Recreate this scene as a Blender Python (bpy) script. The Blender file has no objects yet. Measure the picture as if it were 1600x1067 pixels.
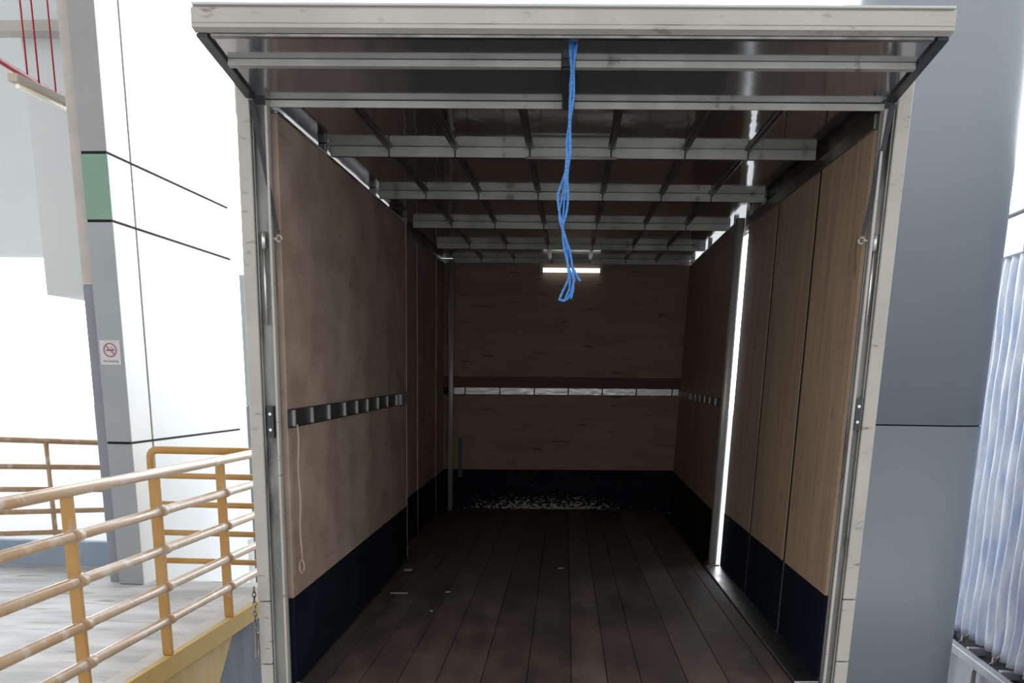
import bpy, bmesh, math, random
from mathutils import Vector, Matrix
random.seed(7)
S = bpy.context.scene
COL = S.collection

# ------------------------------------------------------------------ camera
CAM = Vector((1.10884247, -4.26740613, 1.28819048))
R = Matrix(((0.99868036, -0.04460770, -0.02544989),
            (0.05002695, 0.95701793, 0.28568162),
            (0.01161240, -0.28657780, 0.95798659)))
cd = bpy.data.cameras.new('camera')
cam = bpy.data.objects.new('camera', cd)
COL.objects.link(cam)
right, fwd, up = R.col[0], R.col[1], R.col[2]
m3 = Matrix((right, up, -fwd)).transposed()
cam.matrix_world = Matrix.Translation(CAM) @ m3.to_4x4()
cd.sensor_width = 36.0
cd.lens = 1640 / 1600 * 36.0
cd.shift_y = (1066 - 533.5) / 1600
cd.clip_start = 0.02
cd.clip_end = 500
S.camera = cam

# ------------------------------------------------------------------ sky, exposure
S.view_settings.view_transform = 'Standard'
S.view_settings.look = 'None'
S.view_settings.gamma = 1.0
S.view_settings.exposure = 0.0
S.view_settings.use_curve_mapping = False
w = bpy.data.worlds.new('sky'); S.world = w; w.use_nodes = True
nt = w.node_tree; nt.nodes.clear()
def wn(t): return nt.nodes.new(t)
tc = wn('ShaderNodeTexCoord'); sep = wn('ShaderNodeSeparateXYZ')
nt.links.new(tc.outputs['Generated'], sep.inputs[0])
# daylight stands behind the lorry (+y); behind the camera lies the shaded bay
ramp = wn('ShaderNodeMapRange'); ramp.interpolation_type = 'SMOOTHSTEP'
ramp.inputs['From Min'].default_value = 0.02; ramp.inputs['From Max'].default_value = 0.5
ramp.inputs['To Min'].default_value = 0.0; ramp.inputs['To Max'].default_value = 1.0
nt.links.new(sep.outputs['Y'], ramp.inputs['Value'])
top = wn('ShaderNodeMapRange')
top.inputs['From Min'].default_value = 0.45; top.inputs['From Max'].default_value = 0.85
top.inputs['To Min'].default_value = 1.0; top.inputs['To Max'].default_value = 0.3
nt.links.new(sep.outputs['Z'], top.inputs['Value'])
mixc = wn('ShaderNodeMix'); mixc.data_type = 'RGBA'
mixc.inputs[6].default_value = (1.15, 1.14, 1.13, 1)
mixc.inputs[7].default_value = (5.6, 5.9, 6.2, 1)
nt.links.new(ramp.outputs[0], mixc.inputs[0])
bg = wn('ShaderNodeBackground'); out = wn('ShaderNodeOutputWorld')
nt.links.new(mixc.outputs[2], bg.inputs['Color'])
nt.links.new(top.outputs[0], bg.inputs['Strength'])
nt.links.new(bg.outputs[0], out.inputs[0])

# ------------------------------------------------------------------ frames of reference
W, L, H = 2.2058, 6.1747, 2.2
OFF = {(0,0,1): (0.0096, 0, -0.0048), (1,0,1): (0.0028, 0, -0.015), (0,0,0): (-0.0206, 0, -0.0259),
       (1,0,0): (-0.0118, 0, 0.0444), (0,1,1): (0.0319, 0, 0.0205), (1,1,1): (0.0119, 0, 0.0141),
       (0,1,0): (0.0029, 0, -0.0501), (1,1,0): (-0.0481, 0, -0.0239)}
def TR(x, y, z):
    """The used lorry body is slightly racked: its nominal box coordinates to the world."""
    u, v, q = x / W, y / L, z / H
    o = Vector((0, 0, 0))
    for (a, b, c), d in OFF.items():
        o += Vector(d) * ((u if a else 1 - u) * (v if b else 1 - v) * (q if c else 1 - q))
    return Vector((x, y, z)) + o
MB_ = Matrix(((0.99934929, 0.03606678, 0.00042022), (-0.03606923, 0.99928147, 0.01164269), (0, -0.01165027, 0.99993213)))
ORG = Vector((1.10884247, -4.26740613, 1.28819048))   # where the building's survey starts
def BL(x, y, z):
    """Building coordinates (square to the building, z from standing eye height) to the world."""
    return ORG + MB_ @ Vector((x, y, z))
def ID(x, y, z): return Vector((x, y, z))

# ------------------------------------------------------------------ materials
def mk(name, c1, c2=None, scale=6, stretch=(1, 1, 1), rough=0.6, metal=0.0, bump=0.0, bscale=None,
       rough2=None, c3=None, c3scale=20, c3lo=0.6, c3hi=0.7, tone=0.0, detail=6, lo=0.35, hi=0.65, c3str=(1,1,1), spec=0.5):
    m = bpy.data.materials.new(name); m.use_nodes = True
    t = m.node_tree; b = t.nodes['Principled BSDF']; N = t.nodes.new; Lk = t.links.new
    b.inputs['Metallic'].default_value = metal; b.inputs['Specular IOR Level'].default_value = spec; b.inputs['Roughness'].default_value = rough
    co = N('ShaderNodeTexCoord'); mp = N('ShaderNodeMapping'); mp.inputs['Scale'].default_value = stretch
    Lk(co.outputs['Object'], mp.inputs['Vector'])
    no = N('ShaderNodeTexNoise'); no.inputs['Scale'].default_value = scale; no.inputs['Detail'].default_value = detail
    Lk(mp.outputs[0], no.inputs['Vector'])
    mr = N('ShaderNodeMapRange'); mr.inputs['From Min'].default_value = lo; mr.inputs['From Max'].default_value = hi
    Lk(no.outputs[0], mr.inputs['Value'])
    mx = N('ShaderNodeMix'); mx.data_type = 'RGBA'
    mx.inputs[6].default_value = (*c1, 1); mx.inputs[7].default_value = (*(c2 or c1), 1)
    Lk(mr.outputs[0], mx.inputs[0]); last = mx.outputs[2]
    if c3:
        mp3 = N('ShaderNodeMapping'); mp3.inputs['Scale'].default_value = c3str
        Lk(co.outputs['Object'], mp3.inputs['Vector'])
        n3 = N('ShaderNodeTexNoise'); n3.inputs['Scale'].default_value = c3scale; n3.inputs['Detail'].default_value = 5
        Lk(mp3.outputs[0], n3.inputs['Vector'])
        r3 = N('ShaderNodeMapRange'); r3.inputs['From Min'].default_value = c3lo; r3.inputs['From Max'].default_value = c3hi
        Lk(n3.outputs[0], r3.inputs['Value'])
        m3_ = N('ShaderNodeMix'); m3_.data_type = 'RGBA'; m3_.inputs[7].default_value = (*c3, 1)
        Lk(r3.outputs[0], m3_.inputs[0]); Lk(last, m3_.inputs[6]); last = m3_.outputs[2]
    if tone:
        at = N('ShaderNodeAttribute'); at.attribute_name = 'tone'
        mm = N('ShaderNodeMapRange'); mm.inputs['To Min'].default_value = 1 - tone; mm.inputs['To Max'].default_value = 1 + tone
        Lk(at.outputs['Fac'], mm.inputs['Value'])
        vm = N('ShaderNodeVectorMath'); vm.operation = 'SCALE'
        Lk(last, vm.inputs[0]); Lk(mm.outputs[0], vm.inputs['Scale']); last = vm.outputs[0]
    Lk(last, b.inputs['Base Color'])
    if rough2 is not None:
        rr = N('ShaderNodeMapRange'); rr.inputs['From Min'].default_value = lo; rr.inputs['From Max'].default_value = hi
        rr.inputs['To Min'].default_value = rough; rr.inputs['To Max'].default_value = rough2
        Lk(no.outputs[0], rr.inputs['Value']); Lk(rr.outputs[0], b.inputs['Roughness'])
    if bump:
        bn = N('ShaderNodeBump'); bn.inputs['Strength'].default_value = bump; bn.inputs['Distance'].default_value = 0.01
        n2 = N('ShaderNodeTexNoise'); n2.inputs['Scale'].default_value = bscale or scale * 3; n2.inputs['Detail'].default_value = 3
        Lk(mp.outputs[0], n2.inputs['Vector']); Lk(n2.outputs[0], bn.inputs['Height']); Lk(bn.outputs[0], b.inputs['Normal'])
    m['t'] = 1
    return m
M = {}
M['ply'] = mk('plywood', (0.35, 0.255, 0.20), (0.50, 0.385, 0.31), 3.6, (1, 0.8, 1.2), 0.6, bump=0.15, bscale=30,
              c3=(0.27, 0.19, 0.145), c3scale=5, c3lo=0.62, c3hi=0.80, c3str=(1, 1.0, 4), tone=0.12, detail=9)
M['ply_back'] = mk('bulkhead_plywood', (0.28, 0.20, 0.135), (0.36, 0.26, 0.175), 3, (0.7, 1, 3), 0.55, bump=0.1, bscale=30,
                   c3=(0.12, 0.075, 0.05), c3scale=7, c3lo=0.64, c3hi=0.72, c3str=(0.6, 1, 5))
M['ply_right'] = mk('upright_grain_plywood', (0.36, 0.26, 0.18), (0.48, 0.35, 0.24), 3, (6, 6, 0.5), 0.5, bump=0.1, bscale=25, tone=0.08,
                    c3=(0.2, 0.13, 0.09), c3scale=7, c3lo=0.64, c3hi=0.74, c3str=(3, 3, 0.7))
M['board'] = mk('reddish_board', (0.12, 0.05, 0.035), (0.16, 0.07, 0.05), 5, (0.5, 1, 3), 0.6)
M['navy'] = mk('navy_paint', (0.003, 0.006, 0.014), (0.006, 0.010, 0.019), 5, (1, 1, 1), 0.6, rough2=0.75, bump=0.1, bscale=12,
               c3=(0.02, 0.021, 0.024), c3scale=14, c3lo=0.70, c3hi=0.8, spec=0.15)
M['alu_dark'] = mk('tarnished_aluminium', (0.36, 0.35, 0.34), (0.22, 0.22, 0.22), 4, (3, 1, 1), 0.3, 1.0, rough2=0.42, bump=0.06, bscale=6)
M['alu'] = mk('dull_aluminium', (0.54, 0.54, 0.51), (0.42, 0.42, 0.40), 6, (1, 1, 1), 0.5, 0.6, rough2=0.6,
              c3=(0.2, 0.19, 0.17), c3scale=12, c3lo=0.62, c3hi=0.72)
M['rail_bright'] = mk('rail_mirroring_opening', (0.85, 0.85, 0.82), (0.7, 0.7, 0.67), 12, (1, 1, 4), 0.3, 0.6, rough2=0.5)  # rail metal paled, the opening's reflection put into its colour
M['post_alu'] = mk('pale_post', (0.62, 0.62, 0.58), (0.5, 0.5, 0.46), 5, (1, 1, 0.3), 0.3, 0.35, rough2=0.42)
M['alu_bright'] = mk('polished_aluminium', (0.85, 0.86, 0.86), (0.7, 0.7, 0.7), 5, (1, 1, 0.3), 0.18, 1.0, rough2=0.3)
M['roof'] = mk('roof_sheet_aluminium', (0.44, 0.43, 0.45), (0.36, 0.35, 0.37), 2.0, (2, 0.6, 1), 0.05, 0.94, rough2=0.10, bump=0.22, bscale=2.6)
M['door_sheet'] = mk('door_sheet_aluminium', (0.50, 0.50, 0.53), (0.44, 0.44, 0.47), 2.0, (1, 1, 1), 0.10, 0.86, rough2=0.14, bump=0.05, bscale=3.0)
M['cream'] = mk('cream_paint', (0.56, 0.54, 0.50), (0.49, 0.47, 0.43), 5, (1, 1, 1), 0.45, bump=0.04,
                c3=(0.26, 0.2, 0.17), c3scale=6, c3lo=0.64, c3hi=0.76, c3str=(2.0, 1, 7))
M['channel'] = mk('grimy_channel', (0.40, 0.41, 0.39), (0.25, 0.26, 0.25), 3, (4, 4, 1), 0.45, 0.4,
                  c3=(0.05, 0.05, 0.05), c3scale=2.2, c3lo=0.55, c3hi=0.68, c3str=(4, 4, 1.0))
M['rail_dark'] = mk('dark_steel', (0.045, 0.05, 0.06), (0.08, 0.085, 0.09), 6, rough=0.4, metal=0.6)
M['gap'] = mk('dark_joint', (0.012, 0.011, 0.010), rough=0.8)
M['floor'] = mk('worn_hardwood', (0.085, 0.070, 0.060), (0.15, 0.122, 0.105), 2.2, (3, 0.8, 1), 0.5, rough2=0.68, bump=0.2, bscale=14, tone=0.22,
                c3=(0.21, 0.195, 0.175), c3scale=3.2, c3lo=0.60, c3hi=0.80, c3str=(1.4, 1.0, 1), spec=0.3)
M['green_wear'] = mk('green_worn', (0.05, 0.06, 0.035), rough=0.5)
M['smear'] = mk('dark_smear', (0.09, 0.10, 0.10), (0.13, 0.13, 0.12), 8, rough=0.7)
M['rubber'] = mk('black_rubber', (0.02, 0.02, 0.02), rough=0.75)
M['strap'] = mk('black_strap', (0.025, 0.027, 0.035), (0.04, 0.04, 0.05), rough=0.5)
M['sheet_white'] = mk('white_body_sheet', (0.68, 0.69, 0.68), rough=0.35)
M['rope'] = mk('blue_rope_fibre', (0.04, 0.19, 0.56), (0.10, 0.33, 0.78), 60, (1, 1, 4), 0.5)
M['cord'] = mk('pale_cord', (0.55, 0.42, 0.36), rough=0.7)
M['paper'] = mk('pale_scrap', (0.6, 0.58, 0.54), rough=0.8)
M['steel'] = mk('worn_steel', (0.35, 0.34, 0.33), (0.16, 0.12, 0.1), 20, rough=0.4, metal=0.9)
# outside
M['white_panel'] = mk('white_cladding', (0.80, 0.81, 0.80), (0.76, 0.78, 0.78), 1.5, rough=0.45)
M['grey_panel'] = mk('grey_cladding', (0.36, 0.365, 0.36), (0.33, 0.335, 0.335), 2, rough=0.45)
M['grey_low'] = mk('light_grey_cladding', (0.36, 0.39, 0.41), (0.33, 0.36, 0.38), 2, rough=0.45)
M['green_panel'] = mk('green_cladding', (0.22, 0.36, 0.28), (0.20, 0.33, 0.26), 2, rough=0.5)
M['beige'] = mk('beige_plaster', (0.60, 0.57, 0.52), (0.53, 0.50, 0.46), 8, rough=0.8, bump=0.1)
M['grey_plaster'] = mk('grey_plaster', (0.30, 0.32, 0.36), (0.27, 0.29, 0.33), 3, rough=0.7)
M['pale_wall'] = mk('pale_wall_paint', (0.80, 0.84, 0.84), (0.74, 0.78, 0.79), 0.6, rough=0.7)
M['far_pillar'] = mk('pale_green_pillar', (0.56, 0.63, 0.64), rough=0.6)
M['far_pillar_low'] = mk('grey_pillar_base', (0.36, 0.40, 0.42), rough=0.6)
M['deck'] = mk('worn_concrete', (0.40, 0.39, 0.385), (0.66, 0.645, 0.64), 1.6, (1, 2.5, 1), 0.65, bump=0.25, bscale=12,
               c3=(0.22, 0.205, 0.185), c3scale=3, c3lo=0.58, c3hi=0.74, c3str=(1, 3, 1))
M['curb'] = mk('blue_grey_kerb', (0.28, 0.36, 0.46), (0.36, 0.42, 0.5), 3, rough=0.7)
M['yard'] = mk('yard_concrete', (0.46, 0.46, 0.45), (0.4, 0.4, 0.39), 1.0, rough=0.8, bump=0.1)
M['dark_conc'] = mk('dark_grey_concrete', (0.13, 0.15, 0.18), (0.18, 0.20, 0.23), 6, (1, 1, 0.4), 0.75, bump=0.4, bscale=14)
M['yellow_edge'] = mk('yellow_edge_paint', (0.62, 0.41, 0.12), (0.56, 0.35, 0.09), 4, rough=0.6,
                      c3=(0.42, 0.38, 0.32), c3scale=9, c3lo=0.62, c3hi=0.7)
M['yellow_conc'] = mk('yellow_painted_concrete', (0.56, 0.38, 0.14), (0.62, 0.46, 0.22), 7, (1, 1, 0.4), 0.7, bump=0.3, bscale=10)
M['rail'] = mk('orange_rail_paint', (0.50, 0.30, 0.15), (0.56, 0.40, 0.26), 5, rough=0.3,
               c3=(0.66, 0.56, 0.48), c3scale=9, c3lo=0.56, c3hi=0.68)
M['rail2'] = mk('orange_post_paint', (0.52, 0.27, 0.06), (0.56, 0.33, 0.12), 5, rough=0.38,
                c3=(0.55, 0.42, 0.30), c3scale=9, c3lo=0.62, c3hi=0.74)
M['red'] = mk('red_pipe_paint', (0.62, 0.03, 0.06), rough=0.4)
M['fixture'] = mk('cream_fixture', (0.62, 0.52, 0.42), rough=0.5)
M['pillar'] = mk('grey_blue_gloss_cladding', (0.36, 0.405, 0.435), (0.33, 0.375, 0.405), 1, rough=0.35)
M['curtain'] = mk('pale_blue_tarpaulin', (0.52, 0.58, 0.78), (0.86, 0.88, 0.94), 3, (4, 4, 1.2), 0.35, bump=0.9, bscale=4)
M['fascia'] = mk('white_fascia', (0.62, 0.64, 0.66), rough=0.5)
M['chassis'] = mk('galvanised_chassis', (0.40, 0.41, 0.42), (0.3, 0.31, 0.32), 4, rough=0.5, metal=0.3)
M['chassis_dark'] = mk('dark_chassis', (0.05, 0.05, 0.055), rough=0.6)
M['sign_white'] = mk('sign_white', (0.62, 0.62, 0.63), rough=0.4)
M['sign_red'] = mk('sign_red', (0.42, 0.12, 0.17), rough=0.4)
M['sign_black'] = mk('sign_black', (0.08, 0.08, 0.09), rough=0.4)
def emit(name, c, s):
    m = mk(name, c, rough=0.4); b = m.node_tree.nodes['Principled BSDF']
    b.inputs['Emission Color'].default_value = (*c, 1); b.inputs['Emission Strength'].default_value = s
    return m
M['tube'] = emit('lit_tube', (0.95, 0.98, 1.0), 1.3)
M['tube_far'] = emit('lit_far_tube', (0.95, 0.93, 0.80), 0.25)

# painted patches with a shape of their own on the bulkhead kick board (peeled paint near the floor)
def peeled_navy():
    m = M['navy'].copy(); m.name = 'navy_paint_peeled'
    t = m.node_tree; b = t.nodes['Principled BSDF']; N = t.nodes.new; Lk = t.links.new
    src = b.inputs['Base Color'].links[0].from_socket
    co = N('ShaderNodeTexCoord'); sp = N('ShaderNodeSeparateXYZ'); Lk(co.outputs['Object'], sp.inputs[0])
    mp = N('ShaderNodeMapping'); mp.inputs['Scale'].default_value = (16, 1, 48); Lk(co.outputs['Object'], mp.inputs[0])
    no = N('ShaderNodeTexNoise'); no.inputs['Scale'].default_value = 1.6; no.inputs['Detail'].default_value = 7
    Lk(mp.outputs[0], no.inputs[0])
    hz = N('ShaderNodeMapRange'); hz.inputs['From Min'].default_value = -0.04; hz.inputs['From Max'].default_value = 0.14
    hz.inputs['To Min'].default_value = 0.16; hz.inputs['To Max'].default_value = -0.12; Lk(sp.outputs['Z'], hz.inputs['Value'])
    xa = N('ShaderNodeMath'); xa.operation = 'SUBTRACT'; Lk(sp.outputs['X'], xa.inputs[0]); xa.inputs[1].default_value = 0.95
    xb = N('ShaderNodeMath'); xb.operation = 'ABSOLUTE'; Lk(xa.outputs[0], xb.inputs[0])
    xc = N('ShaderNodeMapRange'); xc.inputs['From Min'].default_value = 0.3; xc.inputs['From Max'].default_value = 0.95
    xc.inputs['To Min'].default_value = 0.0; xc.inputs['To Max'].default_value = -0.2; Lk(xb.outputs[0], xc.inputs['Value'])
    s1 = N('ShaderNodeMath'); Lk(no.outputs[0], s1.inputs[0]); Lk(hz.outputs[0], s1.inputs[1])
    s2 = N('ShaderNodeMath'); Lk(s1.outputs[0], s2.inputs[0]); Lk(xc.outputs[0], s2.inputs[1])
    th = N('ShaderNodeMapRange'); th.inputs['From Min'].default_value = 0.57; th.inputs['From Max'].default_value = 0.61
    Lk(s2.outputs[0], th.inputs['Value'])
    mx = N('ShaderNodeMix'); mx.data_type = 'RGBA'; mx.inputs[7].default_value = (0.55, 0.54, 0.5, 1)
    Lk(th.outputs[0], mx.inputs[0]); Lk(src, mx.inputs[6]); Lk(mx.outputs[2], b.inputs['Base Color'])
    return m
M['navy_peeled'] = peeled_navy()

# ------------------------------------------------------------------ mesh builder
class MB:
    def __init__(s, f=ID): s.bm = bmesh.new(); s.f = f; s.t = s.bm.faces.layers.float.new('tone'); s.tone = 0.5; s.mi = 0
    def face(s, vs, smooth=False):
        try: fc = s.bm.faces.new(vs)
        except ValueError: return
        fc.material_index = s.mi; fc.smooth = smooth; fc[s.t] = s.tone
    def hexa(s, p):
        v = [s.bm.verts.new(s.f(*q)) for q in p]
        for q in ((0,3,2,1), (4,5,6,7), (0,1,5,4), (1,2,6,5), (2,3,7,6), (3,0,4,7)): s.face([v[i] for i in q])
        return s
    def box(s, x0, x1, y0, y1, z0, z1, mi=None, tone=None):
        if mi is not None: s.mi = mi
        if tone is not None: s.tone = tone
        return s.hexa([(x0,y0,z0), (x1,y0,z0), (x1,y1,z0), (x0,y1,z0), (x0,y0,z1), (x1,y0,z1), (x1,y1,z1), (x0,y1,z1)])
    def tube(s, pts, r, seg=10, cap=True, closed=False, mi=None):
        if mi is not None: s.mi = mi
        P = [Vector(p) for p in pts]; n = len(P); rings = []
        for i, p in enumerate(P):
            a = P[(i - 1) % n] if (closed or i) else p
            b = P[(i + 1) % n] if (closed or i < n - 1) else p
            d = (b - a).normalized()
            if i == 0 or True:
                ref = Vector((0, 0, 1)) if abs(d.z) < 0.9 else Vector((1, 0, 0))
            u = d.cross(ref).normalized(); v = u.cross(d).normalized()
            if rings and not closed:
                pu = s._u; u = (pu - d * pu.dot(d)).normalized(); v = u.cross(d).normalized()
            s._u = u
            rr = r[i] if isinstance(r, (list, tuple)) else r
            rings.append([s.bm.verts.new(s.f(*(p + (u * math.cos(t) + v * math.sin(t)) * rr)))
                          for t in [2 * math.pi * k / seg for k in range(seg)]])
        m = n if closed else n - 1
        for i in range(m):
            A, B = rings[i], rings[(i + 1) % n]
            for k in range(seg): s.face([A[k], A[(k+1) % seg], B[(k+1) % seg], B[k]], True)
        if cap and not closed: s.face(rings[0][::-1]); s.face(rings[-1])
        return s
    def prism(s, prof, axis, a, b, mi=None, smooth=False):
        """profile of 2-D points, extruded along an axis from a to b"""
        if mi is not None: s.mi = mi
        def pt(q, t): return (t, q[0], q[1]) if axis == 0 else (q[0], t, q[1]) if axis == 1 else (q[0], q[1], t)
        A = [s.bm.verts.new(s.f(*pt(q, a))) for q in prof]; B = [s.bm.verts.new(s.f(*pt(q, b))) for q in prof]
        n = len(prof)
        for k in range(n): s.face([A[k], A[(k+1) % n], B[(k+1) % n], B[k]], smooth)
        s.face(A[::-1]); s.face(B)
        return s
    def out(s, name, mats, parent=None, bevel=0.0):
        bmesh.ops.recalc_face_normals(s.bm, faces=s.bm.faces[:])
        me = bpy.data.meshes.new(name); s.bm.to_mesh(me); s.bm.free()
        for m in (mats if isinstance(mats, (list, tuple)) else [mats]): me.materials.append(M[m])
        o = bpy.data.objects.new(name, me); COL.objects.link(o)
        if parent is not None:
            o.parent = parent; o.matrix_parent_inverse = ROOTM[parent.name].inverted() if parent.name in ROOTM else Matrix.Identity(4)
        if bevel:
            bv = o.modifiers.new('bevel', 'BEVEL'); bv.width = bevel; bv.segments = 2; bv.limit_method = 'ANGLE'
        return o
ROOTM = {}
def tag(o, label=None, cat=None, group=None, kind=None):
    if label: o['label'] = label
    if cat: o['category'] = cat
    if group: o['group'] = group
    if kind: o['kind'] = kind
    return o
def root(name, loc, label, cat, group=None):
    o = bpy.data.objects.new(name, None); COL.objects.link(o); o.location = loc; o.empty_display_size = 0.1
    ROOTM[o.name] = Matrix.Translation(loc)
    return tag(o, label, cat, group)
def struct(o, label): return tag(o, label, None, None, 'structure')

GZ = -2.35     # yard level below the eye in building coordinates
DK = -1.54     # loading platform

# ================================================================== THE SETTING
struct(MB(BL).box(-60, 60, -20, 90, GZ - 0.1, GZ).out('floor', 'yard'), 'pale concrete yard under the lorry and trailer')
d = MB(BL)
d.box(-9, -2.46, 1.5, 7.93, DK - 0.12, DK)
d.box(-9, -3.80, 7.93, 8.45, DK - 0.12, DK)
struct(d.out('floor_platform', 'deck', bevel=0.004), 'worn grey concrete loading platform behind the orange railing')
struct(MB(BL).box(-9, -3.9, 8.451, 8.56, DK - 0.12, DK + 0.20).out('trim_1', 'curb', bevel=0.01), 'blue grey kerb at the far edge of the platform')
e = MB(BL)
e.box(-2.46, -2.425, 1.5, 7.93, DK - 0.115, DK + 0.004)
struct(MB(BL).box(-2.56, -2.4605, 1.5, 7.93, DK + 0.0005, DK + 0.004).out('trim_5', 'beige', bevel=0.001), 'pale edge strip on top of the platform under the railing posts')
struct(e.out('trim_2', 'yellow_edge', bevel=0.003), 'yellow painted steel edge strip of the loading platform')
wl = MB(BL)
wl.box(-2.62, -2.465, 1.5, 7.9, GZ, DK - 0.121, mi=0)
for y0 in (5.50, 2.9):               # slanting yellow hazard bands on the concrete side
    top_, bot = DK - 0.122, GZ + 0.002
    sh = (top_ - bot) * 1.0
    wl.mi = 1
    wl.hexa([(-2.47, y0 - sh, bot), (-2.461, y0 - sh, bot), (-2.461, y0 + 1.15 - sh, bot), (-2.47, y0 + 1.15 - sh, bot),
             (-2.47, y0, top_), (-2.461, y0, top_), (-2.461, y0 + 1.25, top_), (-2.47, y0 + 1.25, top_)])
struct(wl.out('wall_platform', ['dark_conc', 'yellow_conc']), 'dark grey platform side with slanting yellow hazard band')
struct(MB(BL).box(-9, -2.62, 7.6, 7.9, GZ, DK - 0.121).out('wall_platform_back', 'dark_conc'), 'concrete back face under the platform edge')

# clad pillar on the left: grey front, white side running away from the camera
XC, YC = -3.491, 7.70
J = (1.485, 1.048, -0.475)
g = 0.009
cp = MB(BL)
cp.box(-3.68, XC - 0.012, YC + 0.012, 8.3, GZ, 4.2, mi=3)
def clad(z0, z1, mi): cp.box(-3.68, XC, YC, YC + 0.012, z0 + g, z1 - g, mi=mi)
clad(J[0], 4.2, 0); clad(J[1], J[0], 1); clad(J[2], J[1], 2); clad(DK - 0.005, J[2], 2)
struct(cp.out('wall_left_pillar', ['grey_panel', 'green_panel', 'grey_low', 'gap'], bevel=0.002), 'grey clad pillar front with a green band')
cw = MB(BL)
cw.box(XC - 0.3, XC - 0.012, 8.3, 10.15, GZ, 4.2, mi=1)
for (y0, y1) in ((YC + 0.013, 8.08), (8.08, 10.15)):
    a = 0.022 if y0 > 8 else 0; b_ = g if y1 < 9 else 0
    for (z0, z1) in ((J[0], 4.2), (J[1], J[0]), (J[2], J[1]), (GZ, J[2])):
        cw.box(XC - 0.0115, XC, y0 + a, y1 - b_, z0 + g, z1 - g, mi=0)
struct(cw.out('wall_left', ['white_panel', 'gap'], bevel=0.002), 'white panel wall running back behind the lorry')
st = MB(BL)
st.box(-3.80, -3.685, 7.80, 8.3, 0.634, 4.2, mi=0)
st.box(-3.80, -3.685, 7.80, 8.3, DK, 0.633, mi=1)
struct(st.out('trim_3', ['beige', 'grey_plaster'], bevel=0.003), 'beige over grey plaster strip beside the clad pillar')
fp = MB(BL)
fp.box(-3.72, -3.2, 11.0, 11.4, -0.277, 1.0, mi=0)
fp.box(-3.72, -3.2, 11.0, 11.4, GZ, -0.278, mi=1)
struct(fp.out('wall_far_pillar', ['far_pillar', 'far_pillar_low'], bevel=0.005), 'pale grey green pillar beyond the white wall')
# far building: wall cut short, white sky replacing its glare, and a dropped bulkhead
struct(MB(BL).box(-14, -5.0, 12.5, 12.9, 1.35, 5.5).out('wall_back', 'pale_wall'), 'pale far wall ending short, white sky below in place of its glare')
struct(MB(BL).box(-5.49, -4.4, 10.5, 12.499, 0.757, 5.5).out('wall_bulkhead', 'pale_wall', bevel=0.005), 'pale dropped bulkhead beside the clad pillar')
bmn = MB(BL); bmn.box(-9, -4.6, 10.36, 10.495, 3.0, 3.09); bmn.box(-9, -4.6, 10.30, 10.495, 2.985, 2.9995)
struct(bmn.out('trim_4', 'beige', bevel=0.003), 'white beam across the far wall')

# big rounded pillar on the right
def rrect(x0, x1, y0, y1, r, n=10):
    pts = []
    for cx, cy, a0 in ((x1 - r, y1 - r, 0), (x0 + r, y1 - r, 90), (x0 + r, y0 + r, 180), (x1 - r, y0 + r, 270)):
        for k in range(n + 1):
            a = math.radians(a0 + 90 * k / n); pts.append((cx + r * math.cos(a), cy + r * math.sin(a)))
    return pts
rp = MB(BL)
pr = rrect(1.24, 2.135, 6.15, 7.0, 0.24)
rp.prism(pr, 2, -0.202, 4.2, smooth=True); rp.prism(pr, 2, GZ, -0.210, smooth=True)
rp.prism(rrect(1.25, 2.125, 6.16, 6.99, 0.23), 2, -0.2101, -0.2019, mi=1, smooth=True)
struct(rp.out('wall_right_pillar', ['pillar', 'gap']), 'large glossy grey blue rounded pillar right of the lorry')

# ================================================================== THINGS OF THE PLATFORM
RX = -2.423
RZ = (-0.505, -0.713, -0.925, -1.137, -1.325)
rl = root('guard_railing', BL(RX, 5.65, DK), 'orange painted tubular guard railing along the platform edge nearest the lorry', 'railing')
def post(f, x, y, z0, z1, parent, along='y', h=0.029):
    q = MB(f)
    if along == 'y': q.box(x - 0.014, x + 0.014, y - h, y + h, z0, z1)
    else: q.box(x - h, x + h, y - 0.014, y + 0.014, z0, z1)
    return q.out('post', 'rail2', parent, bevel=0.004)
for y in (2.72, 3.69, 4.68, 5.66, 6.68):
    post(BL, RX - 0.03, y, DK + 0.0045, RZ[0] - 0.004, rl, 'x')
    for z in RZ[1:]:
        MB(BL).tube([(RX - 0.005, y - 0.04, z), (RX - 0.005, y + 0.04, z)], 0.032, 14).out('weld_collar', 'rail', rl)
for i, z in enumerate(RZ):
    pts = [(RX - 0.005, 2.2, z), (RX - 0.005, 4.6, z), (RX - 0.005, 4.7, z), (RX - 0.005, 7.735, z)]
    MB(BL).tube(pts, 0.028 if i == 0 else 0.026, 14).out('handrail' if i == 0 else 'rail', 'rail', rl)
r2 = root('guard_railing', BL(-2.9, 7.76, DK), 'orange railing with a rounded top corner crossing behind the lorry corner post', 'railing')
RY = 7.764
pts = [(-3.385, RY, DK + 0.001), (-3.385, RY, -0.62)]
for k in range(1, 8):
    a = math.radians(180 - 90 * k / 7); pts.append((-3.325 + 0.06 * math.cos(a), RY, -0.585 + 0.06 * math.sin(a)))
pts += [(-3.2, RY, -0.525), (-2.42, RY, -0.525)]
MB(BL).tube(pts, 0.028, 14).out('handrail', 'rail2', r2)
for z in (-0.713, -0.925, -1.14, -1.355):
    MB(BL).tube([(-3.37, RY, z), (-2.44, RY, z)], 0.022, 12).out('rail', 'rail2', r2)
post(BL, -2.485, RY + 0.045, DK + 0.0045, -0.53, r2, 'x')
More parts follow.
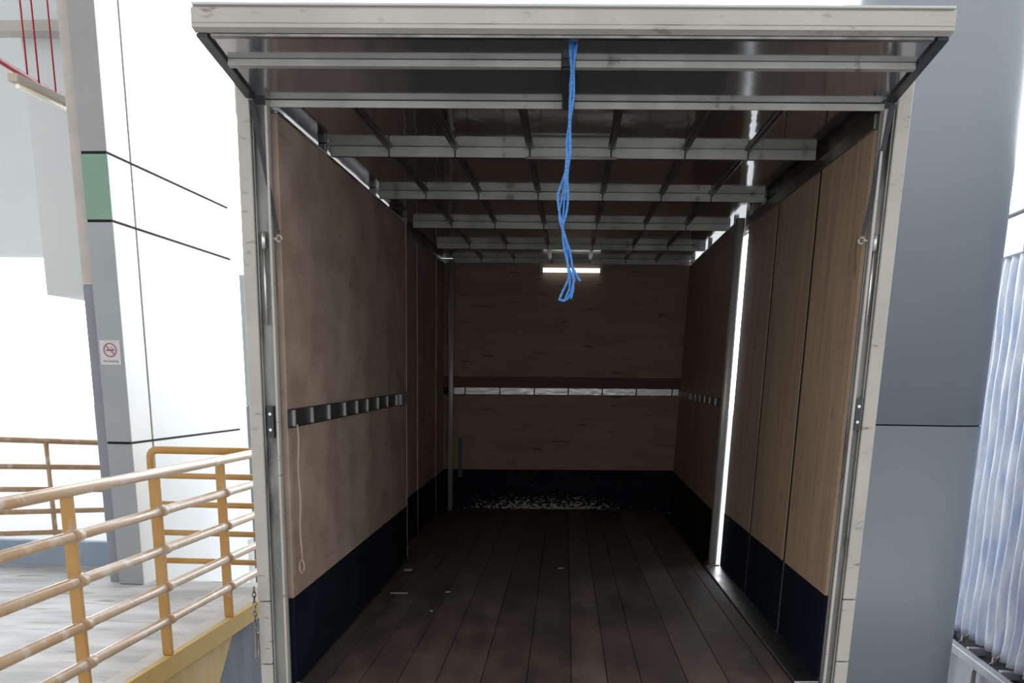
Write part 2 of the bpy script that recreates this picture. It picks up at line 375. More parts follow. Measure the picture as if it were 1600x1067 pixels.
# ramp railing going down beyond the platform, far left
r3 = root('guard_railing', BL(-5.4, 9.5, DK), 'pale orange ramp railing seen through the gap left of the clad pillar', 'railing')
def rp3(t, z): # t runs along the ramp
    return (-6.6 + 2.4 * t, 9.3 + 1.1 * t, z)
zt = (-0.575, -0.83, -1.045, -1.27, -1.475)
for i, z in enumerate(zt):
    dz = -0.10 if i == 0 else -0.06 if i < 3 else 0.0
    MB(BL).tube([rp3(-0.5, z - dz * 0.8), rp3(1.02, z + dz * 0.8)], 0.026, 12).out('handrail' if i == 0 else 'rail', 'rail', r3)
for t in (0.53, 1.0, -0.3):
    x, y, _ = rp3(t, 0)
    MB(BL).tube([(x, y, -1.62), (x, y, -0.575 - 0.10 * (t - 0.3))], 0.024, 12).out('post', 'rail', r3)
rp_ = MB(BL)
rp_.hexa([(-9, 9.0, GZ), (-3.9, 9.4, GZ), (-3.9, 12.2, GZ), (-9, 12.2, GZ),
          (-9, 9.0, -1.60), (-3.9, 9.4, -1.66), (-3.9, 12.2, -1.75), (-9, 12.2, -1.6)])
struct(rp_.out('floor_ramp', 'yard'), 'concrete ramp beyond the platform')

# no smoking sign on the pillar front
sg = root('no_smoking_sign', BL(-3.592, YC - 0.002, 0.083), 'small square no smoking sign on the grey clad pillar', 'sign')
sc = (-3.590, 0.165)
MB(BL).box(sc[0] - 0.076, sc[0] + 0.076, YC - 0.004, YC - 0.0005, sc[1] - 0.085, sc[1] + 0.085).out('plate', 'sign_white', sg)
ring = MB(BL)
cz = sc[1] + 0.018; n = 40
def arcq(mb, r0, r1, y):
    for k in range(n):
        a, b2 = 2 * math.pi * k / n, 2 * math.pi * (k + 1) / n
        q = []
        for yy in (y, y - 0.002):
            for (r_, t_) in ((r0, a), (r1, a), (r1, b2), (r0, b2)):
                q.append((sc[0] + r_ * math.cos(t_), yy, cz + r_ * math.sin(t_)))
        mb.hexa(q)
arcq(ring, 0.041, 0.050, YC - 0.0045)
dx, dz_ = math.cos(math.radians(-45)), math.sin(math.radians(-45))
px_, pz_ = -dz_ * 0.004, dx * 0.004
q = []
for yy in (YC - 0.0045, YC - 0.0066):
    q += [(sc[0] - dx * 0.045 - px_, yy, cz - dz_ * 0.045 - pz_), (sc[0] + dx * 0.045 - px_, yy, cz + dz_ * 0.045 - pz_),
          (sc[0] + dx * 0.045 + px_, yy, cz + dz_ * 0.045 + pz_), (sc[0] - dx * 0.045 + px_, yy, cz - dz_ * 0.045 + pz_)]
ring.hexa(q); ring.out('prohibition_ring', 'sign_red', sg)
cg = MB(BL); cg.box(sc[0] - 0.028, sc[0] + 0.024, YC - 0.0058, YC - 0.0045, cz - 0.006, cz + 0.003)
cg.box(sc[0] + 0.026, sc[0] + 0.031, YC - 0.0058, YC - 0.0045, cz - 0.006, cz + 0.003)
cg.tube([(sc[0] + 0.028, YC - 0.005, cz + 0.006), (sc[0] + 0.022, YC - 0.005, cz + 0.013), (sc[0] + 0.012, YC - 0.005, cz + 0.015), (sc[0] + 0.006, YC - 0.005, cz + 0.023)], 0.0015, 6)
cg.out('cigarette_symbol', 'sign_black', sg)
tcu = bpy.data.curves.new('lettering', 'FONT'); tcu.body = 'No Smoking'; tcu.size = 0.022; tcu.align_x = 'CENTER'; tcu.extrude = 0.0005
to = bpy.data.objects.new('tmp_text', tcu); COL.objects.link(to)
bpy.context.view_layer.update()
me = bpy.data.meshes.new_from_object(to.evaluated_get(bpy.context.evaluated_depsgraph_get()))
bpy.data.objects.remove(to)
for v in me.vertices: v.co = BL(sc[0] + v.co.x, YC - 0.0046 - v.co.z, sc[1] - 0.066 + v.co.y)
me.materials.clear(); me.materials.append(M['sign_black']); me.name = 'lettering'
lo = bpy.data.objects.new('lettering', me); COL.objects.link(lo); lo.parent = sg; lo.matrix_parent_inverse = ROOTM[sg.name].inverted()

# sprinkler pipe with hangers, and the hanging strip light, in the far bay
pz = 2.2
sp = root('sprinkler_pipe', BL(-4.5, 8.8, pz), 'red sprinkler pipe on thin red hanger rods, upper left', 'pipe')
MB(BL).tube([(-4.43, 7.5, pz), (-4.486, 8.249, pz), (-4.562, 9.286, pz), (-4.62, 10.2, pz)], 0.021, 12).out('pipe_run', 'red', sp)
for (x, y) in ((-4.505, 8.666), (-4.51, 8.846), (-4.569, 9.226)):
    MB(BL).tube([(x, y, pz), (x, y, 5.2)], 0.007, 8).out('hanger_rod', 'red', sp)
struct(MB(BL).box(-9, -3.81, 7.6, 12.4, 5.2, 5.4).out('ceiling', 'pale_wall'), 'pale soffit over the far bay')
fx = root('strip_light', BL(-4.47, 8.7, 2.08), 'cream strip light hanging under the red sprinkler pipe', 'light fixture')
fb = MB(BL)
a, b = (-4.475, 8.38), (-4.44, 9.25)
fb.hexa([(a[0]-.04,a[1],2.10), (a[0]+.04,a[1],2.10), (b[0]+.04,b[1],2.10), (b[0]-.04,b[1],2.10),
         (a[0]-.04,a[1],2.155), (a[0]+.04,a[1],2.155), (b[0]+.04,b[1],2.155), (b[0]-.04,b[1],2.155)])
fb.out('housing', 'fixture', fx, bevel=0.004)
MB(BL).tube([(a[0], a[1] + .06, 2.082), (b[0], b[1] - .06, 2.082)], 0.0165, 12).out('tube', 'tube_far', fx)

# ================================================================== THE CURTAIN-SIDE TRAILER, far right
TX = 2.70
tr = root('curtain_trailer', BL(TX + 1.2, 8.5, GZ), 'curtain sided trailer with pleated pale blue tarpaulin at the right edge', 'trailer')
cu = MB(BL); cu.tone = 0.5
ny, nz = 640, 40; rows = []
rnd = [random.uniform(-1, 1) for _ in range(40)]
Y0, Y1 = 4.6, 8.5
for j in range(nz + 1):
    z = -1.715 + (0.84 + 1.715) * j / nz; row = []
    for i in range(ny + 1):
        y = Y0 + (Y1 - Y0) * i / ny
        ph = 0.12 * math.sin(z * 0.8 + y * 2.3) + 0.9 * math.sin(y * 3.1)
        f1 = abs(math.sin((y * 23) + ph)) ** 0.8
        f2 = math.sin(y * 61 + math.sin(z * 4 + y * 5) * 0.8) * 0.25
        bot = max(0, (-1.1 - z)) * 0.015 * math.sin(y * 47 + z * 9)
        x = TX - 0.075 * f1 - 0.012 * f2 + bot + 0.004 * math.sin(z * 9 + y * 4)
        row.append(cu.bm.verts.new(BL(x, y, z)))
    rows.append(row)
for j in range(nz):
    for i in range(ny): cu.face([rows[j][i], rows[j][i+1], rows[j+1][i+1], rows[j+1][i]], True)
co_ = cu.out('curtain', 'curtain', tr)
so = co_.modifiers.new('thick', 'SOLIDIFY'); so.thickness = 0.004
fs = MB(BL)
y = Y0
while y < Y1 - 0.01:
    fs.box(TX - 0.09, TX - 0.06, y, min(y + 0.46, Y1), 0.835, 1.075); y += 0.47
fs.out('fascia', 'fascia', tr, bevel=0.004)
tt = MB(BL); tt.box(TX - 0.11, TX + 0.02, Y0, Y1, 1.09, 1.13); tt.box(TX - 0.06, TX - 0.0, Y0, Y1, 0.83, 1.09)
tt.out('top_rail', 'fascia', tr, bevel=0.003)
MB(BL).box(TX - 0.0, TX + 2.4, Y0, Y1, 1.10, 1.16).out('roof', 'fascia', tr)
bd = MB(BL); bd.box(TX - 0.139, TX + 0.058, Y0, Y1, -1.80, -1.79); bd.box(TX + 0.06, TX + 2.4, Y0, Y1, -1.80, -1.66); bd.box(TX + 0.35, TX + 0.45, Y0, Y1, -2.1, -1.80); bd.box(TX + 1.9, TX + 2.0, Y0, Y1, -2.1, -1.80)
bd.out('load_bed', 'chassis_dark', tr)
MB(BL).box(TX + 0.1, TX + 2.4, Y1 - 0.06, Y1, -1.66, 1.10).out('end_panel', 'fascia', tr)
MB(BL).box(TX + 2.36, TX + 2.4, Y0, Y1 - 0.06, -1.66, 1.10).out('side_panel', 'fascia', tr)
MB(BL).box(TX - 0.20, TX - 0.14, Y0, Y1, -1.80, -1.74).out('side_rail', 'chassis', tr, bevel=0.006)
y = 4.8
while y < Y1:
    MB(BL).box(TX - 0.139, TX - 0.02, y, y + 0.05, -1.785, -1.73).out('rail_bracket', 'chassis', tr, bevel=0.003)
    k = MB(BL); k.tube([(TX - 0.05, y + 0.22, -1.66), (TX - 0.10, y + 0.22, -1.71), (TX - 0.13, y + 0.24, -1.755), (TX - 0.11, y + 0.26, -1.78)], 0.009, 8)
    k.box(TX - 0.12, TX - 0.10, y + 0.205, y + 0.235, -1.74, -1.69); k.out('strap_buckle', 'steel', tr)
    MB(BL).box(TX - 0.21, TX - 0.18, y + 0.3, y + 0.335, -2.16, -1.801).out('guard_upright', 'chassis', tr, bevel=0.003)
    y += 0.62
MB(BL).box(TX - 0.15, TX - 0.125, Y0, Y1, -2.12, -1.83).out('side_guard', 'chassis', tr, bevel=0.004)
MB(BL).box(TX - 0.22, TX - 0.17, Y0, Y1, -2.21, -2.165).out('side_rail', 'chassis', tr, bevel=0.006)
for yy in (5.3, 8.1):
    lg = MB(BL); lg.box(TX + 0.30, TX + 0.42, yy - .06, yy + .06, GZ + 0.02, -1.80); lg.box(TX + 0.22, TX + 0.5, yy - .12, yy + .12, GZ, GZ + 0.02)
    lg.out('landing_leg', 'chassis', tr)
    lg = MB(BL); lg.box(TX + 1.90, TX + 2.02, yy - .06, yy + .06, GZ + 0.02, -1.80); lg.box(TX + 1.82, TX + 2.1, yy - .12, yy + .12, GZ, GZ + 0.02)
    lg.out('landing_leg', 'chassis', tr)

# ================================================================== THE LORRY BODY
GW = -1.07
lr = root('box_lorry', (W / 2, 0.5, GW), 'box lorry with open rear, plywood lined cargo body and raised tail flap', 'lorry')
# ---- floor
SEAM = [-0.09, 0.12, 0.266, 0.43, 0.598, 0.79, 0.986, 1.178, 1.332, 1.474, 1.666, 1.838, 2.02, 2.10]
fl = MB(TR); rt = random.Random(3)
for a, b in zip(SEAM[:-1], SEAM[1:]): fl.box(a + 0.0016, b - 0.0016, -0.02, L, -0.035, 0, mi=0, tone=rt.random())
fl.box(-0.10, W + 0.0, -0.02, L + 0.03, -0.06, -0.036, mi=1)
floor_part = fl.out('cargo_floor', ['floor', 'gap'], lr, bevel=0.002)
MB(TR).box(2.10, W - 0.0, -0.02, 2.9, -0.034, 0.012).out('floor_sill', 'alu_dark', floor_part, bevel=0.004)
MB(TR).box(0.0, 0.022, 0.0, 3.2, 0, 0.012).out('floor_trim', 'alu_dark', floor_part, bevel=0.002)
MB(TR).box(-0.09, -0.055, 3.21, L, 0, 0.02).out('floor_trim', 'floor', floor_part)
# ---- left side wall
KN = 0.37
wall_part = MB(TR).box(-0.125, -0.102, 0.0, L, -0.06, 2.15).out('side_wall', 'sheet_white', lr)
MB(TR).box(-0.085, 0, 0.02, 3.2, KN + 0.0015, 2.19).out('plywood_panel', 'ply', wall_part, bevel=0.003)
MB(TR).box(-0.085, 0.001, 0.02, 3.2, 0.0, KN).out('kick_board', 'navy', wall_part, bevel=0.003)
MB(TR).box(-0.09, 0.003, 0.02, 3.2, 2.191, 2.199).out('top_trim', 'alu_bright', wall_part)
MB(TR).box(-0.004, 0.003, 3.2005, 3.213, 0.0, 2.199).out('seam_strip', 'alu', wall_part)
ys = [3.215, 4.35, 5.55, 6.17]
for i in range(3):
    MB(TR).box(-0.1, -0.088, ys[i] + 0.008, ys[i+1] - 0.008, KN - 0.01, 2.19).out('plywood_panel', 'ply', wall_part)
    MB(TR).box(-0.1, -0.085, ys[i] + 0.008, ys[i+1] - 0.008, 0.0, KN - 0.011).out('kick_board', 'navy', wall_part)
    if i: MB(TR).box(-0.1, -0.083, ys[i] - 0.008, ys[i] + 0.008, 0.0, 2.19).out('seam_strip', 'alu', wall_part)
MB(TR).box(-0.1, -0.085, 3.22, L, 2.191, 2.199).out('top_trim', 'alu_dark', wall_part)
# tie rail on the left panel
def tie_rail_left():
    t = MB(TR)
    t.box(0.0005, 0.004, 0.02, 3.19, 1.062, 1.135, mi=0)  # dark plate colour stands in for the dark side the metal mirrors
    for z in (1.062, 1.131): t.box(0.004, 0.009, 0.02, 3.19, z, z + 0.004, mi=0)
    for y in (0.085, 0.40, 0.735, 1.09, 1.40, 1.70, 2.03, 2.36, 2.72):
        t.box(0.004, 0.016, y - 0.007, y + 0.007, 1.067, 1.130, mi=1)
    t.box(0.004, 0.024, 2.84, 3.18, 1.066, 1.131, mi=1)
    for y in (2.93, 3.03, 3.12): t.box(0.024, 0.026, y - .008, y + .008, 1.075, 1.122, mi=2)
    return t.out('tie_rail', ['rail_dark', 'alu', 'gap'], wall_part)
tie_rail_left()
# ---- right side wall: front planked section, gap, rear section
front_wall = MB(TR).box(W + 0.0165, W + 0.02, -0.0, 2.85, -0.06, 2.16).out('side_wall', 'sheet_white', lr)
ysr = [0.02, 0.89, 1.85, 2.85]
for i in range(3):
    MB(TR).box(W, W + 0.016, ysr[i] + 0.026, ysr[i+1] - 0.026, KN + 0.001, 2.15, tone=(0.5, 0.35, 0.3)[i]).out('plywood_panel', 'ply_right', front_wall)
    MB(TR).box(W - 0.001, W + 0.016, ysr[i] + 0.026, ysr[i+1] - 0.026, 0.012, KN).out('kick_board', 'navy', front_wall)
for y in ysr[1:3]:
    MB(TR).box(W + 0.004, W + 0.0155, y - 0.010, y + 0.010, 0.012, KN).out('seam_strip', 'alu', front_wall)
    MB(TR).box(W + 0.002, W + 0.0155, y - 0.025, y + 0.021, KN + 0.001, 2.15).out('joint_batten', 'gap', front_wall)
    MB(TR).box(W + 0.003, W + 0.0155, y + 0.0215, y + 0.0255, KN + 0.001, 2.15).out('joint_lip', 'alu', front_wall)
    MB(TR).box(W + 0.006, W + 0.0155, y - 0.0255, y + 0.0255, 0.012, KN - 0.0).out('joint_backing', 'navy', front_wall)
MB(TR).box(W - 0.01, W + 0.016, 0.02, 2.85, 2.151, 2.20).out('top_trim', 'alu_dark', front_wall)
MB(TR).box(W, W + 0.016, 2.851, 2.985, 2.13, 2.2415).out('gap_lintel', 'alu_dark', front_wall)
def slant(z0, z1, t0, t1):
    # rear section runs from inset at the middle post to flush at the bulkhead
    return [(W - 0.05 + t0, 2.99, z0), (W - 0.05 + t1, 2.99, z0), (W + t1, L, z0), (W + t0, L, z0),
            (W - 0.05 + t0, 2.99, z1), (W - 0.05 + t1, 2.99, z1), (W + t1, L, z1), (W + t0, L, z1)]
rear_wall = MB(TR).hexa(slant(-0.06, 2.15, 0.013, 0.022)).out('side_wall', 'sheet_white', lr)
MB(TR).hexa(slant(KN - 0.01, 2.19, 0, 0.012)).out('plywood_panel', 'ply_right', rear_wall)
MB(TR).hexa(slant(-0.034, KN - 0.011, -0.002, 0.012)).out('kick_board', 'navy', rear_wall)
MB(TR).hexa(slant(2.191, 2.199, -0.003, 0.012)).out('top_trim', 'alu_bright', rear_wall)
def tie_rail_right():
    t = MB(TR)
    def sx(y): return W - 0.05 + 0.05 * (y - 2.99) / (L - 2.99)
    def seg(y0, y1, z0, z1, d0, d1, mi):
        t.mi = mi
        t.hexa([(sx(y0) - d1, y0, z0), (sx(y0) - d0, y0, z0), (sx(y1) - d0, y1, z0), (sx(y1) - d1, y1, z0),
                (sx(y0) - d1, y0, z1), (sx(y0) - d0, y0, z1), (sx(y1) - d0, y1, z1), (sx(y1) - d1, y1, z1)])
    seg(3.02, L - 0.02, 1.052, 1.108, 0.0005, 0.006, 0)
    y = 3.3
    while y < 5.0: seg(y - 0.008, y + 0.008, 1.056, 1.104, 0.006, 0.014, 1); y += 0.335
    seg(5.1, 6.1, 1.056, 1.104, 0.006, 0.012, 1)
    return t.out('tie_rail', ['rail_dark', 'alu'], rear_wall)
tie_rail_right()
# the rounded middle post beside the daylight gap
mp_ = MB(TR); mp_.prism(rrect(W - 0.072, W - 0.020, 2.86, 2.93, 0.018, 6), 2, 0.0, 2.2, smooth=True)
mp_.out('middle_post', 'post_alu', lr)
ft = MB(TR); ft.box(W - 0.09, W - 0.005, 2.82, 2.96, 0.0125, 0.02); ft.out('post_foot', 'steel', rear_wall)
# ---- bulkhead (front end wall)
bulk = MB(TR).box(-0.125, W + 0.05, L + 0.03, L + 0.05, -0.06, 2.24).out('bulkhead_wall', 'sheet_white', lr)
MB(TR).box(-0.1, W + 0.02, L, L + 0.018, 1.225, 2.2).out('plywood_panel', 'ply_back', bulk)
MB(TR).box(-0.1, W + 0.02, L, L + 0.018, KN + 0.001, 1.224).out('plywood_panel', 'ply_back', bulk)
MB(TR).box(-0.1, W, L - 0.012, L, 1.13, 1.218).out('backing_board', 'board', bulk, bevel=0.002)
MB(TR).box(-0.1, W + 0.03, L - 0.002, L + 0.018, -0.03, KN).out('kick_board', 'navy_peeled', bulk)
t = MB(TR); t.box(-0.1, W, L - 0.006, L - 0.0005, 1.055, 1.125, mi=1)
xs = [0.0, 0.123, 0.462, 0.799, 1.129, 1.458, 1.787, 2.132, W - 0.005]
for a, b in zip(xs[:-1], xs[1:]): t.box(a + 0.006, b - 0.006, L - 0.014, L - 0.006, 1.061, 1.120, mi=0)
t.out('tie_rail', ['rail_bright', 'gap'], bulk)
MB(TR).box(0.06, 0.10, L - 0.005, L - 0.0025, 0.30, 0.66).out('paint_smear', 'smear', bulk)  # thin dark sheet drawing the paint smear on the plywood
cpn = MB(TR); cpn.prism(rrect(-0.022, 0.026, 5.98, 6.03, 0.012, 5), 2, 0.0, 2.2, smooth=True); cpn.out('corner_post', 'post_alu', lr)
# ---- roof
roof_part = MB(TR).box(-0.139, W + 0.10, 0.0, L + 0.05, 2.2418, 2.26).out('roof_sheet', 'roof', lr)
for a, b, z in ((-0.15, -0.1395, 2.180), (W + 0.1005, W + 0.111, 2.184)): MB(TR).box(a, b, 0.0, L + 0.05, z, 2.29).out('roof_edge', 'sheet_white', roof_part)
BY = [0.92, 2.19, 3.52, 4.87, 6.08]
for y in (0.86, 2.10, 3.30):
    k = MB(TR); k.box(-0.04, -0.005, y, y + 0.03, 2.2, 2.2415); k.out('roof_bracket', 'alu_dark', roof_part, bevel=0.003)
for y in (2.30, 3.35, 4.70, 5.9):
    k = MB(TR); k.box(W - 0.02, W + 0.01, y, y + 0.03, 2.2, 2.2415); k.out('roof_bracket', 'alu_dark', roof_part, bevel=0.003)
MB(TR).box(W + 0.016, W + 0.022, -0.0, 2.85, 2.20, 2.2415).out('cove_sheet', 'alu_dark', roof_part)
MB(TR).box(-0.11, -0.104, 3.2, L, 2.1505, 2.2415).out('cove_sheet', 'alu_dark', roof_part)
SX = [0.27, 0.571, 0.909, 1.274, 1.604, 1.884]
for n_, y in enumerate(BY):
    b = MB(TR)
    x0, x1 = 0.0, W - 0.02
    b.box(x0, x1, y + 0.010, y + 0.05, 2.203, 2.2415, mi=1)
    xs = [x0] + SX + [x1]
    for a, c in zip(xs[:-1], xs[1:]):
        b.box(a + 0.004, c - 0.004, y, y + 0.010, 2.200, 2.2408, mi=0)
    b.out('roof_bow', ['alu', 'rail_dark'], roof_part)
for x in SX:
    s_ = MB(TR); yy = [0.03] + BY
    for a, c in zip(yy[:-1], yy[1:]):
        s_.box(x - 0.016, x + 0.016, a + (0.051 if a > 0.1 else 0), c - 0.0005, 2.2415-0.007, 2.2415)
        s_.box(x - 0.003, x + 0.003, a + (0.051 if a > 0.1 else 0), c - 0.0005, 2.222, 2.2345)
    s_.out('roof_stringer', 'alu_dark', roof_part)
MB(TR).tube([(0.89, 0.89, 2.194), (1.30, 0.89, 2.194)], 0.005, 8).out('tie_rod', 'alu', roof_part)
# ---- rear frame
def frame_post(x0, x1, side):
    q = MB(TR)
    for z0, z1 in ((-0.55, 0.105), (0.109, 0.372), (0.376, 2.335)):
        q.box(x0, x1, -0.058, 0.0, z0, z1)
    return q.out('frame_post', 'cream', lr, bevel=0.004)
fpl = frame_post(-0.130, -0.080, -1)
fpr = frame_post(W + 0.048, W + 0.098, 1)
def channel(x0, x1, inner):
    q = MB(TR)
    q.box(x0, x1, -0.02, 0.0, -0.3, 2.21, mi=0)
    q.box(x0 + 0.002, x0 + 0.008, -0.045, -0.02, -0.3, 2.2, mi=0)
    q.box(x1 - 0.008, x1 - 0.002, -0.045, -0.02, -0.3, 2.2, mi=0)
    q.box(inner, inner + 0.010, -0.055, -0.02, -0.3, 2.2, mi=1)
    return q.out('door_channel', ['channel', 'cream'], lr, bevel=0.002)
channel(-0.0795, -0.016, -0.026); channel(W + 0.001, W + 0.0475, W + 0.004)
for x, zs in ((-0.05, (1.12, 1.06)), (W + 0.028, (1.15, 1.09))):
    k = MB(TR); k.box(x - 0.012, x + 0.012, -0.05, -0.0205, zs[1] - 0.03, zs[0] + 0.03, mi=0)
    for z in zs: k.tube([(x, -0.05, z), (x, -0.056, z)], 0.006, 10, mi=1)
    k.out('latch_plate', ['rail_dark', 'alu_bright'], fpl if x < 1 else fpr)
for x in (-0.052, W + 0.024):
    k = MB(TR); k.tube([(x, -0.040, 1.45), (x, -0.040, 1.72)], 0.006, 8); k.tube([(x, -0.04, 1.72), (x, -0.04, 1.78)], 0.010, 8)
    k.out('lock_rod', 'alu_bright', fpl if x < 1 else fpr)
hd = MB(TR)
hd.box(-0.0795, W + 0.0475, -0.015, -0.0005, 2.2105, 2.335, mi=1); hd.box(-0.0795, W + 0.0475, -0.0005, 0.012, 2.2605, 2.335, mi=1)
for a, b in ((-0.03, 1.060), (1.105, W + 0.01)):
    hd.box(a, b, -0.025, -0.0155, 2.201, 2.224, mi=0)
hd.out('header_rail', ['alu', 'rail_dark'], lr, bevel=0.0015)
# eye bolts holding the tail arms
for x, s_ in ((0.006, -1), (W - 0.024, 1)):
    k = MB(TR); c_ = (x, -0.035, 1.757)
    k.tube([(c_[0] + 0.011 * math.cos(t_ * math.pi / 8), c_[1], c_[2] + 0.011 * math.sin(t_ * math.pi / 8)) for t_ in range(16)], 0.004, 8, closed=True)
    k.tube([(x + s_ * 0.010, -0.035, 1.757), (x + s_ * 0.034, -0.022, 1.757)], 0.006, 8)
    k.out('eye_bolt', 'alu', fpl if x < 1 else fpr)
# ---- tail flap, raised and tilted slightly up above the opening
DF = -0.61
def FL(x, y, z): return TR(x, y, z - 0.12 * (y + 0.03))
flap = MB(FL).box(-0.085, W + 0.035, DF + 0.03, -0.0605, 2.2265, 2.24).out('tail_flap', 'door_sheet', lr)
MB(FL).box(-0.045, W - 0.005, -0.0605, -0.016, 2.2265, 2.24).out('flap_hinge', 'door_sheet', flap)
fb = MB(FL)
fb.prism([(DF - 0.004, 2.229), (DF + 0.03, 2.226), (DF + 0.03, 2.292), (DF + 0.012, 2.292), (DF - 0.004, 2.280)], 0, -0.092, W + 0.042, mi=0)
fb.box(-0.09, W + 0.04, DF + 0.0, DF + 0.16, 2.2925, 2.299, mi=1)
fb.box(-0.09, W + 0.04, DF - 0.0055, DF - 0.0042, 2.240, 2.2415, mi=2)
fb.out('flap_beam', ['cream', 'sheet_white', 'channel'], flap, bevel=0.002)
for a, b in ((-0.09, -0.055), (W + 0.005, W + 0.04)):
    q = MB(FL); q.box(a, b, DF + 0.031, -0.062, 2.216, 2.226); q.box(a if a < 0 else b - 0.008, a + 0.008 if a < 0 else b, DF + 0.031, -0.062, 2.2265 + 0.0140, 2.29)
    q.out('flap_side_rail', 'rail_dark', flap, bevel=0.002)
q = MB(FL); q.box(-0.045, W - 0.005, DF + 0.0305, DF + 0.05, 2.2165, 2.226); q.out('flap_lip', 'alu_dark', flap, bevel=0.002)
q = MB(FL)
for a, b in ((-0.053, 1.060), (1.105, W + 0.003)):
    q.box(a, b, -0.386, -0.36, 2.206, 2.226, mi=0)
q.out('flap_rib', ['alu', 'alu_dark'], flap, bevel=0.0015)
q = MB(FL); q.box(1.066, 1.100, -0.39, -0.026, 2.1955, 2.2035); q.box(1.062, 1.104, -0.40, -0.352, 2.204, 2.226)
q.out('flap_bracket', 'strap', flap, bevel=0.002)
for (xa, xb) in ((-0.070, 0.004), (W + 0.030, W - 0.022)):
    q = MB(TR); y = -0.062
    q.hexa([(xa - .010, y, 2.20), (xa + .010, y, 2.20), (xa + .010, y + .005, 2.20), (xa - .010, y + .005, 2.20),
            (xb - .006, y + 0.02, 1.775), (xb + .006, y + 0.02, 1.775), (xb + .006, y + .025, 1.775), (xb - .006, y + .025, 1.775)][4:] +
           [(xa - .010, y, 2.215), (xa + .010, y, 2.215), (xa + .010, y + .005, 2.215), (xa - .010, y + .005, 2.215)])
    q.out('flap_arm', 'strap', flap)
# ---- underbody and wheels (below the picture, what the body stands on)
for x in (0.6, 1.5): MB(ID).box(x, x + 0.1, 0.2, L + 0.5, -0.30, -0.09).out('chassis_beam', 'chassis_dark', lr)
MB(ID).box(0.05, W - 0.05, -0.02, 0.05, -0.30, -0.09).out('rear_bumper', 'chassis_dark', lr)
MB(ID).tube([(0.2, 1.9, -0.62), (W - 0.2, 1.9, -0.62)], 0.06, 12).out('axle', 'chassis_dark', lr)
for x in (0.05, W - 0.35):
    q = MB(ID); q.tube([(x, 1.9, -0.60), (x + 0.02, 1.9, -0.60), (x + 0.28, 1.9, -0.60), (x + 0.30, 1.9, -0.60)], [0.40, 0.43, 0.43, 0.40], 32, mi=0)
    q.tube([(x - 0.01, 1.9, -0.60), (x + 0.31, 1.9, -0.60)], 0.24, 24, mi=1)
    q.out('wheel', ['rubber', 'steel'], lr)

# ================================================================== THINGS IN AND ON THE LORRY
tl = root('tube_light', TR(1.107, L - 0.03, 2.146), 'lit white tube light on the plywood wall at the far end of the cargo space', 'light')
MB(TR).tube([(0.822, L - 0.045, 2.146), (1.392, L - 0.045, 2.146)], 0.020, 14).out('tube', 'tube', tl)
MB(TR).box(0.83, 1.385, L - 0.028, L - 0.001, 2.138, 2.156).out('base', 'sheet_white', tl, bevel=0.003)
for x in (0.822, 1.378): MB(TR).box(x - 0.006, x + 0.020, L - 0.066, L - 0.0005, 2.124, 2.168).out('end_cap', 'sheet_white', tl, bevel=0.003)

# blue rope hanging from the tail flap
rx, ry = 1.096, -0.52
rpb = MB(TR)
def strand(ks, r=0.0042, wob=0.003, ph=0.0):
    pts = []
    for (p0, p1) in zip(ks[:-1], ks[1:]):
        for k in range(8):
            t_ = k / 8; x = p0[0] + (p1[0] - p0[0]) * t_; y = p0[1] + (p1[1] - p0[1]) * t_; z = p0[2] + (p1[2] - p0[2]) * t_
            pts.append((x + wob * math.sin(z * 38 + ph), y + wob * math.cos(z * 38 + ph), z))
    pts.append(ks[-1]); rpb.tube(pts, r, 7)
strand([(rx - .006, ry, 2.284), (rx, ry, 2.1), (rx - .006, ry, 1.93), (rx - .024, ry, 1.80), (rx - .020, ry, 1.76), (rx - .004, ry, 1.70), (rx + .012, ry, 1.62), (rx + .032, ry, 1.58), (rx + .018, ry, 1.535), (rx + .006, ry, 1.515)], ph=0)
strand([(rx + .010, ry, 2.284), (rx + .004, ry, 2.1), (rx - .001, ry, 1.93), (rx + .000, ry, 1.84), (rx - .006, ry, 1.78), (rx - .012, ry, 1.745), (rx + .008, ry, 1.68), (rx + .020, ry, 1.62), (rx + .052, ry, 1.575)], ph=2)
strand([(rx + .002, ry + .008, 2.284), (rx - .002, ry + .005, 2.1), (rx - .008, ry, 1.93), (rx - .030, ry, 1.84), (rx - .026, ry, 1.78), (rx - .008, ry, 1.70), (rx + .006, ry, 1.64), (rx + .010, ry, 1.585), (rx - .006, ry, 1.54), (rx - .014, ry, 1.515), (rx + .004, ry, 1.512), (rx + .016, ry, 1.55), (rx + .012, ry, 1.60)], ph=4)
strand([(rx - .002, ry - .004, 2.284), (rx - .001, ry - .003, 1.93), (rx - .014, ry, 1.82), (rx - .010, ry, 1.74), (rx + .010, ry, 1.66), (rx + .030, ry, 1.60), (rx + .030, ry, 1.55), (rx + .020, ry, 1.518)], 0.0035, ph=1)
tag(rpb.out('rope', 'rope'), 'tangled bright blue rope hanging down from the raised tail flap', 'rope')

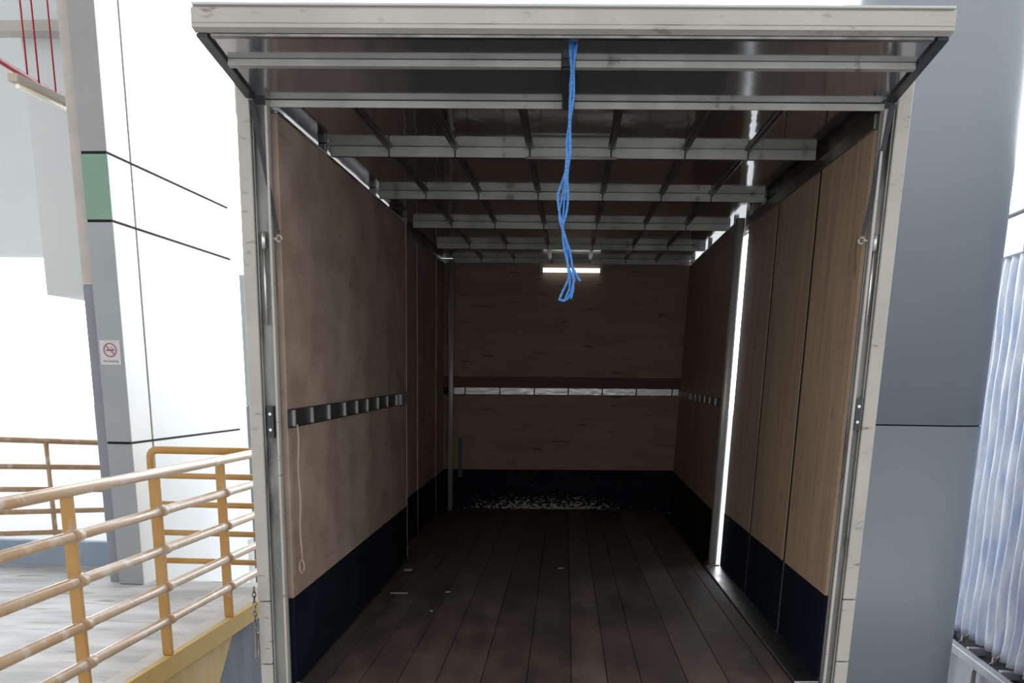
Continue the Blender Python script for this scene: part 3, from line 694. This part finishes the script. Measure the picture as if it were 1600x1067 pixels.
# pull cord down the left plywood panel
pc = MB(TR)
pts = [(0.026, 0.07, 1.075 - 0.05 * k) for k in range(12)]
pts = [(x + 0.003 * math.sin(k * 1.3), y, z) for k, (x, y, z) in enumerate(pts)]
pc.tube(pts, 0.0035, 7)
zc = pts[-1][2] - 0.028
pc.tube([(0.026 + 0.010 * math.sin(t_ * math.pi / 8), 0.07, zc + 0.028 * math.cos(t_ * math.pi / 8)) for t_ in range(16)], 0.003, 7, closed=True)
tag(pc.out('pull_cord', 'cord'), 'thin pale pull cord ending in a loop on the left plywood wall', 'cord')

# chain with hook on the left frame post
ch = root('safety_chain', TR(-0.14, -0.09, 0.45), 'short rusty chain with a hook hanging beside the left corner post', 'chain')
cl = MB(TR)
for k in range(9):
    z = 0.43 - k * 0.020; pts = []
    for t_ in range(12):
        a = t_ * math.pi / 6; u, v = 0.007 * math.cos(a), 0.014 * math.sin(a)
        pts.append((-0.137 + (u if k % 2 else 0), -0.085 + (0 if k % 2 else u), z + v))
    cl.tube(pts, 0.0026, 6, closed=True)
cl.out('links', 'steel', ch)
hk = MB(TR); hk.tube([(-0.137, -0.085, 0.262), (-0.139, -0.085, 0.19), (-0.143, -0.085, 0.135), (-0.136, -0.085, 0.118), (-0.128, -0.085, 0.128), (-0.128, -0.085, 0.25)], 0.0045, 8)
hk.out('hook', 'steel', ch)

# litter on the cargo floor
def scrap(cx, cy, lx, ly, rot, label, name='paper_scrap', cat='litter', hgt=0.004):
    q = MB(TR); pts = []
    c_, s_ = math.cos(rot), math.sin(rot)
    for (u, v) in ((-1, -.8), (-.2, -1), (1, -.7), (.9, .6), (.2, 1), (-.9, .8)):
        pts.append((cx + u * lx * c_ - v * ly * s_, cy + u * lx * s_ + v * ly * c_))
    q.prism(pts, 2, 0.0008, hgt)
    return tag(q.out(name, 'paper'), label, cat)
scrap(0.075, 2.75, 0.030, 0.035, 0.1, 'pale torn paper scrap on the floor near the left kick board')
scrap(0.141, 1.958, 0.055, 0.010, -0.05, 'thin pale splinter lying on the floor near the left kick board', 'wood_splinter')
scrap(0.435, 1.99, 0.016, 0.014, 0.2, 'tiny pale paper scrap on the floor, farther from the left wall', 'paper_scrap')
scrap(0.401, 1.45, 0.008, 0.012, 0.6, 'tiny pale speck of litter on the floor, nearer the opening', 'paper_scrap')
scrap(1.12, 2.80, 0.020, 0.014, 0.1, 'small pale paper scrap on the middle of the cargo floor', 'paper_scrap')
